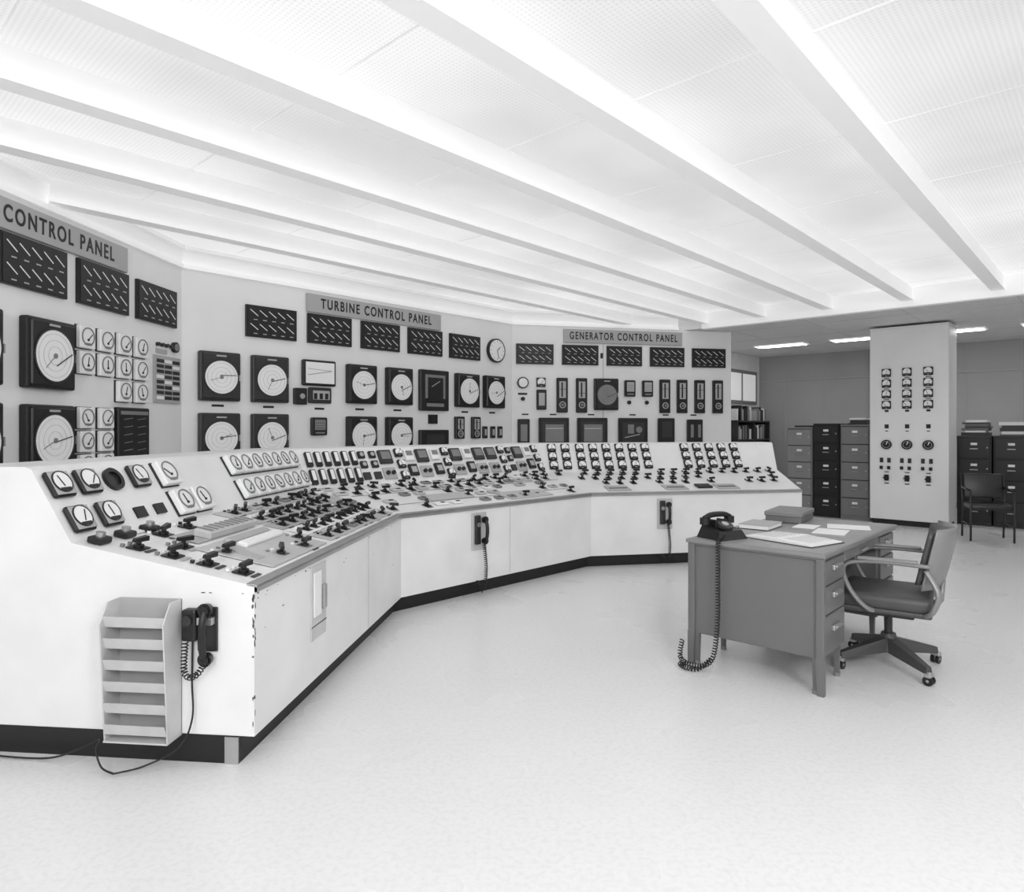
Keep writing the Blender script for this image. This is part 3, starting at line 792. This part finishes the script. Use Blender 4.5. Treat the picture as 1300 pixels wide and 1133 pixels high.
def pile(s,t,z,n,wmax,m0):
    e=empty('document_pile'); b=MB(F_end(s,t)); zz=z+.002
    for k in range(n):
        w=wmax*random.uniform(.7,1); h=random.uniform(.02,.06); dx=random.uniform(-.02,.02)
        b.box(-w/2+dx,w/2+dx,0,.3,zz,zz+h,random.choice((M_paper,M_dark,M_dark,M_box))); zz+=h
    b.obj('documents',e)
pile(-3.12,11.55,1.50,3,.34,0); pile(-1.63,12.1,1.33,7,.36,0); pile(-1.18,12.1,1.33,5,.36,0); pile(-4.0,11.6,1.46,1,.3,0)

e=empty('office_side_chair'); b=MB(F_end(-1.3,10.55)@Matrix.Rotation(math.radians(20),4,'Z'))
for x in (-.23,.23):
    b.tube([(x,-.22,0),(x,-.22,.64)],.013,M_dark,8); b.tube([(x,.24,0),(x,.20,.45),(x,.27,.85)],.013,M_dark,8)
    b.tube([(x,-.22,.64),(x,.24,.66)],.016,M_black,8); b.tube([(x,-.22,.2),(x,.23,.2)],.01,M_dark,8)
b.rbox(-.23,.23,-.22,.22,.40,.47,M_cabk,.025,3); b.rbox(-.22,.22,.19,.24,.52,.84,M_cabk,.02,3,lambda c:Vector((c.x,c.y+(c.z-.5)*.15,c.z)))
b.obj('chair_body',e)

# ------------------------------------------------------------------ alcove left wall: window, shelf
Fa=F_side(-5.85,0)
b=MB(Fa)
b.box(12.7,14.2,-.03,-.001,1.95,2.65,M_grey); b.box(12.78,13.4,-.035,-.03,2.02,2.58,M_glass); b.box(13.48,14.12,-.035,-.03,2.02,2.58,M_glass)
b.obj('window_1')
e=empty('bookshelf'); b=MB(Fa)
b.box(12.5,14.1,-.35,-.33+.3,0,.04,M_dark)
for x in (12.5,13.28,14.06): b.box(x,x+.03,-.35,-.002,0,1.6,M_dark)
b.box(12.5,14.09,-.02,-.002,0,1.6,M_dark)
for z in (.4,.8,1.2,1.57): b.box(12.5,14.09,-.35,-.002,z,z+.03,M_dark)
for z in (.04,.43,.83,1.23,1.6):
    x=12.55
    while x<13.95:
        w=random.uniform(.03,.08)
        if random.random()<.85 and not (13.26<x+w and x<13.33): b.box(x,x+w,-.30,-.04,z+.001,z+random.uniform(.2,.3),random.choice((M_dark,M_grey,M_lgrey,M_paper,M_black)))
        x+=w+.005
b.obj('shelf_with_books',e)

# ------------------------------------------------------------------ camera, lights, world
cam=D.cameras.new('camera'); co=D.objects.new('camera',cam); C.collection.objects.link(co)
co.location=(0,0,1.43); co.rotation_euler=(math.radians(90),0,0)
cam.sensor_fit='HORIZONTAL'; cam.sensor_width=36; cam.lens=850/1300*36; cam.shift_x=2/1300; cam.shift_y=-21.5/1300; cam.clip_start=.05
C.scene.camera=co
w=D.worlds.new('world'); C.scene.world=w; w.use_nodes=True
w.node_tree.nodes['Background'].inputs[0].default_value=(1,1,1,1); w.node_tree.nodes['Background'].inputs[1].default_value=.3
for nm,loc,tg,en in (('added_fill_left',(-.9,-2.2,2.75),(-1.8,8,2.1),82),('added_fill_right',(1.9,-.9,2.75),(3.0,9,2.1),75)):  # unseen area lights added behind the camera to fill the room
    la=D.lights.new(nm,'AREA'); la.energy=en; la.size=1.2; lo=D.objects.new(nm,la); C.collection.objects.link(lo)
    lo.location=loc; d=Vector(tg)-Vector(loc); lo.rotation_euler=d.to_track_quat('-Z','Y').to_euler()
C.scene.view_settings.view_transform='Standard'
C.scene.view_settings.exposure=.42
C.scene.view_settings.gamma=1.0
